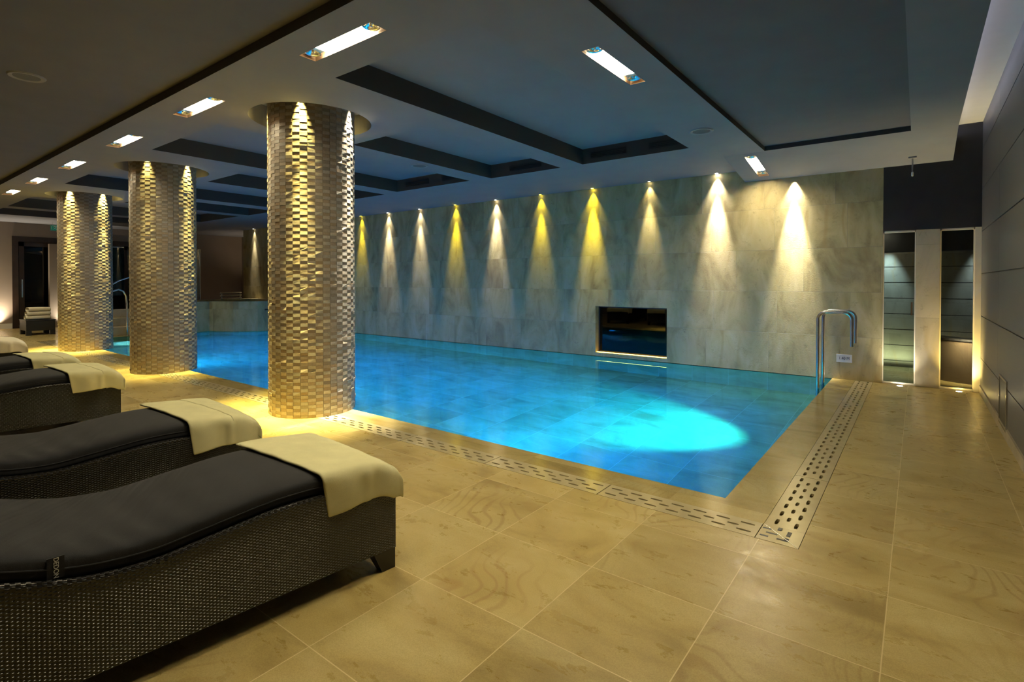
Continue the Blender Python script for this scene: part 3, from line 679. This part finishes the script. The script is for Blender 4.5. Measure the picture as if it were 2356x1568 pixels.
# ------------------------------------------------------------------ pool ladder and sign
def arc(c, r, a0, a1, ax, n=8):
    return [(c[0]+r*math.cos(math.radians(a0+(a1-a0)*i/n)), c[1], c[2]+r*math.sin(math.radians(a0+(a1-a0)*i/n))) for i in range(n+1)]
e = empty('pool_ladder', (-.87, 8.5, 0))
for s, y in ((0, -.25), (1, .25)):
    xl, xr_, zt, r = -.205, .185, 1.035, .10
    pts = [(xl, y, -1.1), (xl, y, zt-r)]+arc((xl+r, y, zt-r), r, 180, 90, 0)+arc((xr_-r, y, zt-r), r, 90, 0, 0)+[(xr_, y, .59)]
    MB().tube(pts, .0215, 16).build('handrail', M['steel'], e, True)
for k in range(4): MB().box((-.235, -.25, -.16-.27*k), (-.165, .25, -.13-.27*k)).build('tread', M['steel'], e, bevel=.004)
tag(e, 'steel pool ladder with two tall hooked handrails at the far corner', 'pool ladder')
e = empty('depth_sign', (-.858, YW, .312)); hx, hz = .098, .058
MB().box((-hx, -.008, -hz), (hx, -.001, hz)).build('sign_plate', M['signwhite'], e, bevel=.002)
def text(body, size, mat, parent, M4, ext=.001, name='lettering', sx=1.):
    c = bpy.data.curves.new(name, 'FONT'); c.body = body; c.size = size; c.extrude = ext; c.align_x = 'CENTER'; c.align_y = 'CENTER'
    o = bpy.data.objects.new(name, c); COL.objects.link(o); dg = bpy.context.evaluated_depsgraph_get(); dg.update()
    me = bpy.data.meshes.new_from_object(o.evaluated_get(dg)); bpy.data.objects.remove(o)
    me.materials.append(mat) if not me.materials else None
    me.materials[0] = mat
    me.transform(M4@Matrix.Diagonal((sx, 1, 1, 1)))
    q = bpy.data.objects.new(name, me); COL.objects.link(q); q.parent = parent; return q
text('1.40 M', .062, M['black'], e, Matrix.Translation((0, -.009, 0))@Matrix.Rotation(PI/2, 4, 'X'), sx=.8)
tag(e, 'small white depth sign reading 1.40 M on the stone wall', 'sign')

# ------------------------------------------------------------------ loungers and towels
def interp(pts, s):
    if s <= pts[0][0]: return pts[0][1]
    for (a, b), (c, d), in zip(pts, pts[1:]):
        if s <= c:
            t = (s-a)/(c-a); return b+(d-b)*(t*t*(3-2*t)*.4+t*.6)
    return pts[-1][1]
PROF = [(0, .425), (.2, .447), (.42, .462), (.6, .462), (.8, .438), (1.05, .408), (1.25, .428), (1.45, .49), (1.7, .60), (2.0, .74), (2.12, .79)]
def ztop(s):                    # smoothed rim height at distance s from the foot
    return sum(interp(PROF, s+d) for d in (-.08, -.04, 0, .04, .08))/5
LN, HW = 2.1, .375
def make_lounger():
    e = empty('sun_lounger', (0, 0, 0))
    n = 42; v = []; f = []; uvs = []
    def zb(s): return .105 if .16 < s < LN-.16 else .105
    ss = [LN*i/n for i in range(n+1)]
    # side skins and foot/head skins with metric UVs
    def strip(P, U):
        for i in range(len(P)-1):
            a, b = P[i], P[i+1]; k = len(v); v.extend([(a[0], a[1], a[2]), (b[0], b[1], b[2]), (b[0], b[1], b[3]), (a[0], a[1], a[3])])
            f.append((k, k+1, k+2, k+3)); uvs.extend([(U[i], a[2]), (U[i+1], b[2]), (U[i+1], b[3]), (U[i], a[3])])
    for s_ in (1, -1): strip([(s_*HW, -s, .10, ztop(s)) for s in ss], ss)
    strip([(x, 0, .10, ztop(0)) for x in (-HW, -.2, 0, .2, HW)], [5-HW, 4.8, 5, 5.2, 5+HW])
    strip([(x, -LN, .10, ztop(LN)) for x in (-HW, 0, HW)], [5-HW, 5, 5+HW])
    for i in range(n):            # rim top and underside
        for s_ in (1, -1):
            a, b = ss[i], ss[i+1]; k = len(v); x0, x1 = s_*HW, s_*(HW-.05)
            v.extend([(x0, -a, ztop(a)), (x0, -b, ztop(b)), (x1, -b, ztop(b)+.002), (x1, -a, ztop(a)+.002)]); f.append((k, k+1, k+2, k+3)); uvs.extend([(a, 0), (b, 0), (b, .05), (a, .05)])
        a, b = ss[i], ss[i+1]; k = len(v); v.extend([(-HW, -a, .10), (HW, -a, .10), (HW, -b, .10), (-HW, -b, .10)]); f.append((k, k+1, k+2, k+3)); uvs.extend([(0, a), (.7, a), (.7, b), (0, b)])
        k = len(v); v.extend([(-HW+.05, -a, ztop(a)-.01), (HW-.05, -a, ztop(a)-.01), (HW-.05, -b, ztop(b)-.01), (-HW+.05, -b, ztop(b)-.01)]); f.append((k, k+1, k+2, k+3)); uvs.extend([(0, a), (.7, a), (.7, b), (0, b)])
    o = link('basket_frame', v, f, M['wicker'], e); ul = o.data.uv_layers.new(name='UVMap')
    for i, q in enumerate(uvs): ul.data[i].uv = q
    # braided rim
    for s_ in (1, -1):
        mb = MB(); pts = [(s_*(HW-.012), -s, ztop(s)+.002) for s in ss]; mb.tube(pts, .014, 8)
        r = mb.build('rim', M['wicker'], e, True); ul = r.data.uv_layers.new(name='UVMap')
        for p in r.data.polygons:
            for li in p.loop_indices:
                c = r.data.vertices[r.data.loops[li].vertex_index].co; ul.data[li].uv = (-c.y*1.0, math.atan2(c.z-ztop(-c.y), c.x-s_*(HW-.012))*.014)
    for sx in (1, -1):
        for y in (-.003, -LN+.003):
            mb = MB(); d = -1 if y > -1 else 1; x1 = sx*(HW-.001)
            lo = [(x1, y), (x1-sx*.055, y), (x1-sx*.055, y+d*.075), (x1, y+d*.075)]; hi = [(x1, y), (x1-sx*.085, y), (x1-sx*.085, y+d*.13), (x1, y+d*.13)]
            mb.add([(a, b, 0) for a, b in lo]+[(a, b, .12) for a, b in hi], [(0,1,2,3), (4,5,6,7), (0,1,5,4), (1,2,6,5), (2,3,7,6), (3,0,4,7)])
            mb.build('leg', M['legm'], e)
    # cushion: rounded cross-section swept along the profile
    nu, ns = 44, 110; v = []; f = []; hw = HW-.028; rnd = random.Random(5)
    for i in range(ns+1):
        s = .03+(LN-.05)*i/ns; endf = min(1, min(s-.02, LN-.01-s)/.07); endf = math.sqrt(max(0.05, 1-(1-max(0, endf))**2))
        th = .098*endf; zb_ = ztop(s)-.004
        for j in range(nu):
            a = 2*PI*j/nu; c, sn = math.cos(a), math.sin(a)
            px = hw*math.copysign(abs(c)**.22, c)*(1-.02*(1-endf)); pz = zb_+th/2+th/2*math.copysign(abs(sn)**.45, sn)
            if sn > 0: pz += .010*(1-(px/hw)**2)+ (.006*math.sin(s*48+px*9+2.5*math.sin(px*5+s*4))*max(0, 1-abs(s-1.12)/.5)*(.5+.5*math.sin(px*6+1.2)) if abs(px) < hw*.98 else 0)
            v.append((px, -s, pz))
    for i in range(ns): f += [(i*nu+j, (i+1)*nu+j, (i+1)*nu+(j+1) % nu, i*nu+(j+1) % nu) for j in range(nu)]
    f += [tuple(range(nu)), tuple(reversed(range(ns*nu, ns*nu+nu)))]
    cu = link('cushion', v, f, M['cushion'], e, True); sb = cu.modifiers.new('s', 'SUBSURF'); sb.levels = 1; sb.render_levels = 1
    mb = MB()
    for sx in (1, -1): mb.tube([(sx*(hw+.001), -(.05+(LN-.1)*i/50), ztop(.05+(LN-.1)*i/50)+.045) for i in range(51)], .003, 6)
    mb.build('piping', M['cushion'], e, True)
    return e
M['legm'] = plain('black_leg', (.014, .014, .014), .4)
ROT = math.radians(-6)
LR = [(-2.09, 1.77), (-3.56, 1.80), (-6.38, 1.86), (-7.85, 1.88), (-10.75, 1.92)]   # right foot corner of each lounger
lg = make_lounger(); loungers = []
LAB = ['black woven sun lounger nearest the camera with a cream towel at its foot', 'second black woven lounger, close beside the nearest one', 'third black lounger from the camera, its plain dark side facing the gap',
       'fourth black lounger from the camera, just behind the third', 'farthest black lounger, only its towelled foot showing left of the columns']
for i, (x, y) in enumerate(LR):
    o = lg if i == 0 else copy_tree(lg)
    o.rotation_euler = (0, 0, ROT); cxx = x-HW*math.cos(ROT); cyy = y-HW*math.sin(ROT); o.location = (cxx, cyy, 0)
    tag(o, LAB[i], 'sun lounger', 'sun loungers beside the pool'); loungers.append(o)
# sewn brand tag on the nearest cushion
cush = [c for c in lg.children if c.name.startswith('cushion')][0]
tg = MB().box((HW-.030, -1.33, ztop(1.31)+.015), (HW-.0245, -1.285, ztop(1.31)+.085)).build('care_tag', M['cushion'], lg)
text('DEDON', .019, M['signwhite'], tg, Matrix.Translation((HW-.0235, -1.307, ztop(1.31)+.05))@Matrix.Rotation(PI/2, 4, 'Z')@Matrix.Rotation(PI/2, 4, 'X')@Matrix.Rotation(-PI/2, 4, 'Z'), ext=.0005)

def towel_mesh(s0=.42, hang=.155, fhang=.12, left=.395, seed=1, th=.014):
    rnd = random.Random(seed); A, B = 46, 38; v = []; f = []; ph = rnd.uniform(0, 6)
    for i in range(A+1):
        for j in range(B+1):
            hg = hang+.035*(1-2*j/B); p = -left+(left+HW-.02+hg)*i/A
            q = s0-(s0+fhang)*j/B+.008*math.sin(3*p+ph)+(.07-.14*(p+left)/(left+HW+hang))*(1-j/B)
            # over the right side
            R = .035; e0 = HW-.03
            dx = max(0, p-e0); dq = max(0, .02-q)
            def fold(d):     # returns (outward, drop)
                if d < R*PI/2: a = d/R; return R*math.sin(a), R*(1-math.cos(a))
                return R, R+(d-R*PI/2)
            ox, zx = fold(dx); oy, zy = fold(dq)
            x = min(p, e0)+ox; y = -max(q, .02)+oy
            s = max(q, .02)
            base = ztop(s)+.100+.008*(1-min(1, (x/HW)**2)); base -= .05*max(0, 1-s/.10)**2
            m, n_ = max(zx, zy), min(zx, zy); z = base-m-.30*n_
            wig = .008*math.sin(q*26+ph)*min(1, zx/.08)+.012*math.exp(-((q-.16)/.018)**2)*min(1, zx/.05)+.004*math.sin(p*15+ph)*min(1, zy/.06)
            x += wig if zx > .02 else 0; y += abs(wig) if zy > .02 else 0
            if n_ > .03: x += .012; y += .012
            z += .0015*math.sin(p*31+q*17+ph)
            v.append((x, y, z+th/2))
    for i in range(A): f += [(i*(B+1)+j, (i+1)*(B+1)+j, (i+1)*(B+1)+j+1, i*(B+1)+j+1) for j in range(B)]
    return v, f
TL = ['cream towel draped over the foot of the nearest lounger', 'cream towel draped over the foot of the second lounger', 'folded towel on the foot of the third lounger',
      'folded towel on the foot of the fourth lounger', 'pale towel with a hanging corner on the farthest lounger']
for i, l in enumerate(loungers):
    v, f = towel_mesh(.43+.01*i, .175+.01*(i % 2), .11, .392, i+1)
    o = link('towel', v, f, M['towel'] if i < 4 else M['towel2'], None, True); o.location = l.location; o.rotation_euler = l.rotation_euler
    m = o.modifiers.new('t', 'SOLIDIFY'); m.thickness = .014; m.offset = 0; m = o.modifiers.new('s', 'SUBSURF'); m.levels = m.render_levels = 1
    tag(o, TL[i], 'towel', 'towels laid on the loungers')
    if i in (0, 4): continue
    v, f = towel_mesh(.19, .150, .10, .390, i+1, .026)          # the upper folded half of the same towel
    u = link('folded_layer', v, f, o.data.materials[0], o, True); m = u.modifiers.new('t', 'SOLIDIFY'); m.thickness = .012; m.offset = 0; m = u.modifiers.new('s', 'SUBSURF'); m.levels = m.render_levels = 1

# ------------------------------------------------------------------ low table with folded towels
e = empty('low_table', (-19.15, 3.68, 0)); hx, hy = .38, .30
mb = MB(); mb.box((-hx, -hy, .12), (hx, hy, .38)); mb.build('table_box', M['legm'], e, bevel=.01); MB().box((-hx-.01, -hy-.01, .38), (hx+.01, hy+.01, .41)).build('table_top', M['black'], e, bevel=.006)
for sx in (-1, 1):
    for sy in (-1, 1): MB().box((sx*hx-sx*.11 if sx > 0 else -hx, (sy*hy-.11) if sy > 0 else -hy, 0), (hx if sx > 0 else -hx+.11, hy if sy > 0 else -hy+.11, .12)).build('leg', M['legm'], e)
tag(e, 'low square black wicker table carrying folded towels', 'table')
for k in range(3):
    v = []; f = []; nu = 20; r = .052
    mb = MB(); hx2, hy2 = .18-.01*k, .255-.012*k
    prof = [(math.copysign(abs(math.cos(a))**.5, math.cos(a)), math.copysign(abs(math.sin(a))**.6, math.sin(a))) for a in [2*PI*j/nu for j in range(nu)]]
    for i, yy in enumerate((-hy2, -hy2+.01, -hy2/2, 0, hy2/2, hy2-.01, hy2)):
        sc = .93 if i in (0, 6) else 1; v += [(hx2*sc*c, yy, r*sc*s+.004*math.sin(yy*9+k)) for c, s in prof]
    for i in range(6): f += [(i*nu+j, i*nu+(j+1) % nu, (i+1)*nu+(j+1) % nu, (i+1)*nu+j) for j in range(nu)]
    f += [tuple(range(nu)), tuple(range(6*nu, 7*nu))]
    o = link('folded_towel', v, f, M['towel2'], None, True); o.location = (-19.05, 3.66+.01*k, .468+.110*k); o.rotation_euler = (0, 0, .05*(k-1))
    tag(o, 'thick folded ivory towel on the low black table, %s of the stack' % ['bottom', 'middle', 'top'][k], 'towel', 'folded towels on the low table')

# ------------------------------------------------------------------ raised basin (whirlpool), steps and rails
pl = [(-18.2, 5.6), (-16.62, 5.6), (-16.5, 7.0), (-15.8, 7.35), (-15.35, 7.85), (-15.2, YW-.002), (-18.2, YW-.002)]
n = len(pl); cxm = sum(p[0] for p in pl)/n; cym = sum(p[1] for p in pl)/n; mb = MB(); HB = .86
inn = [(cxm+(p[0]-cxm)*.82, cym+(p[1]-cym)*.82) for p in pl]
mb.add([(x, y, -1.2) for x, y in pl]+[(x, y, HB) for x, y in pl]+[(x, y, HB) for x, y in inn]+[(x, y, HB-.25) for x, y in inn],
       [q for i in range(n) for q in ((i, (i+1) % n, n+(i+1) % n, n+i), (n+i, n+(i+1) % n, 2*n+(i+1) % n, 2*n+i), (2*n+i, 2*n+(i+1) % n, 3*n+(i+1) % n, 3*n+i))])
wb = mb.build('whirlpool_basin', M['wall']); tag(wb, 'raised angular stone basin at the far end of the pool', 'whirlpool')
MB().add([(x, y, HB-.06) for x, y in inn], [tuple(range(n))]).build('water', plain('whirl_water', (.02, .09, .13), .05), wb)
q = MB(); q.lathe([(0, .01), (.03, .012), (.035, .02), (.06, .02), (.065, 0)], 24); q = q.build('jet_nozzle', M['steel'], wb, True); q.location = (-16.56, 6.83, .30); q.rotation_euler = (0, PI/2, 0)
MB().box((-15.24, 8.0, .60), (-15.21, 8.8, .64)).build('overflow_slot', M['black'], wb)
e = empty('bath_rail', (-17.4, 7.9, HB))
for k, z in enumerate((.05, .14, .23)): MB().tube([(.6, -.45, z), (-.3, .6, z)], .018, 10).build('rail_bar', M['steel'], e, True)
for a in ((.55, -.39), (-.25, .54)): MB().cyl(a, .015, 0, .24, 10).build('post', M['steel'], e, True)
tag(e, 'low triple steel rail on the rim of the raised stone basin', 'rail')
e = empty('glass_screen', (-18.1, 6.95, HB)); MB().box((0, 0, 0), (.012, .45, 1.6)).build('pane', M['glass'], e); MB().cyl((0, .45), .015, 0, 1.6, 10).build('post', M['steel'], e, True)
tag(e, 'upright clear glass pane beside the raised basin', 'glass screen')
mb = MB()
for k in range(3): mb.box((-16.95-.35*(k+1), 4.5, 0), (-16.95-.35*k, 5.55, .22*(k+1)))
st = mb.build('stone_steps', M['pillar'], bevel=.006); tag(st, 'beige stone steps climbing to the raised basin', 'steps')
e = empty('curved_handrail', (-16.9, 5.0, 0))
MB().tube([(0, -.5, 0), (0, -.5, 1.0), (0, -.42, 1.18), (0, -.28, 1.34), (0, -.1, 1.46), (0, .1, 1.54), (0, .3, 1.58), (0, .42, 1.55), (0, .48, 1.45), (0, .5, 1.2), (0, .5, 0)], .018, 12).build('rail_tube', M['chrome'], e, True)
MB().tube([(.06, -.46, 0), (.06, -.46, .9), (.06, -.42, 1.05), (.06, -.3, 1.17), (.06, -.12, 1.23), (.06, -.02, 1.18), (.06, .04, 1.05), (.06, .06, .85), (.06, .06, 0)], .022, 12).build('rail_tube', M['chrome'], e, True)
tag(e, 'curved chrome handrail beside the stone steps', 'handrail')

# exit sign hanging before the left wall
e = empty('exit_sign', (XL+1.0, 4.44, 3.095)); e.scale = (.62, .62, .62); MB().box((-.01, -.13, -.16), (.01, .33, .10)).build('sign_panel', M['green'], e)
mb = MB(); pm = plain('pictogram', (.7, .8, .75), .5); 
def bar(mb, a, b, w=.012): 
    d = Vector((b[0]-a[0], b[1]-a[1])); nrm = Vector((-d.y, d.x)).normalized()*w
    mb.add([(.012, a[0]+nrm.x, a[1]+nrm.y), (.012, b[0]+nrm.x, b[1]+nrm.y), (.012, b[0]-nrm.x, b[1]-nrm.y), (.012, a[0]-nrm.x, a[1]-nrm.y)], [(0, 1, 2, 3)])
for a, b in (((.06, .02), (.04, -.04)), ((.04, -.04), (.09, -.07)), ((.09, -.07), (.08, -.13)), ((.04, -.04), (-.0, -.08)), ((0, -.08), (-.05, -.12)), ((.06, .02), (.11, -.01)), ((.06, .02), (.0, .03)), ((.0, .03), (-.02, -.02)), ((.16, .06), (.16, -.13)), ((-.09, .06), (-.09, -.13)), ((-.09, .06), (.16, .06))): bar(mb, a, b)
mb.build('pictogram', pm, e); MB().box((-.02, -.2, .10), (.02, .4, .13)).build('bracket', M['steel'], e)
for y in (-.05, .25): MB().cyl((0, y), .006, .13, .25, 8).build('rod', M['steel'], e)
tag(e, 'green exit sign with running figure hanging before the beige wall', 'exit sign')
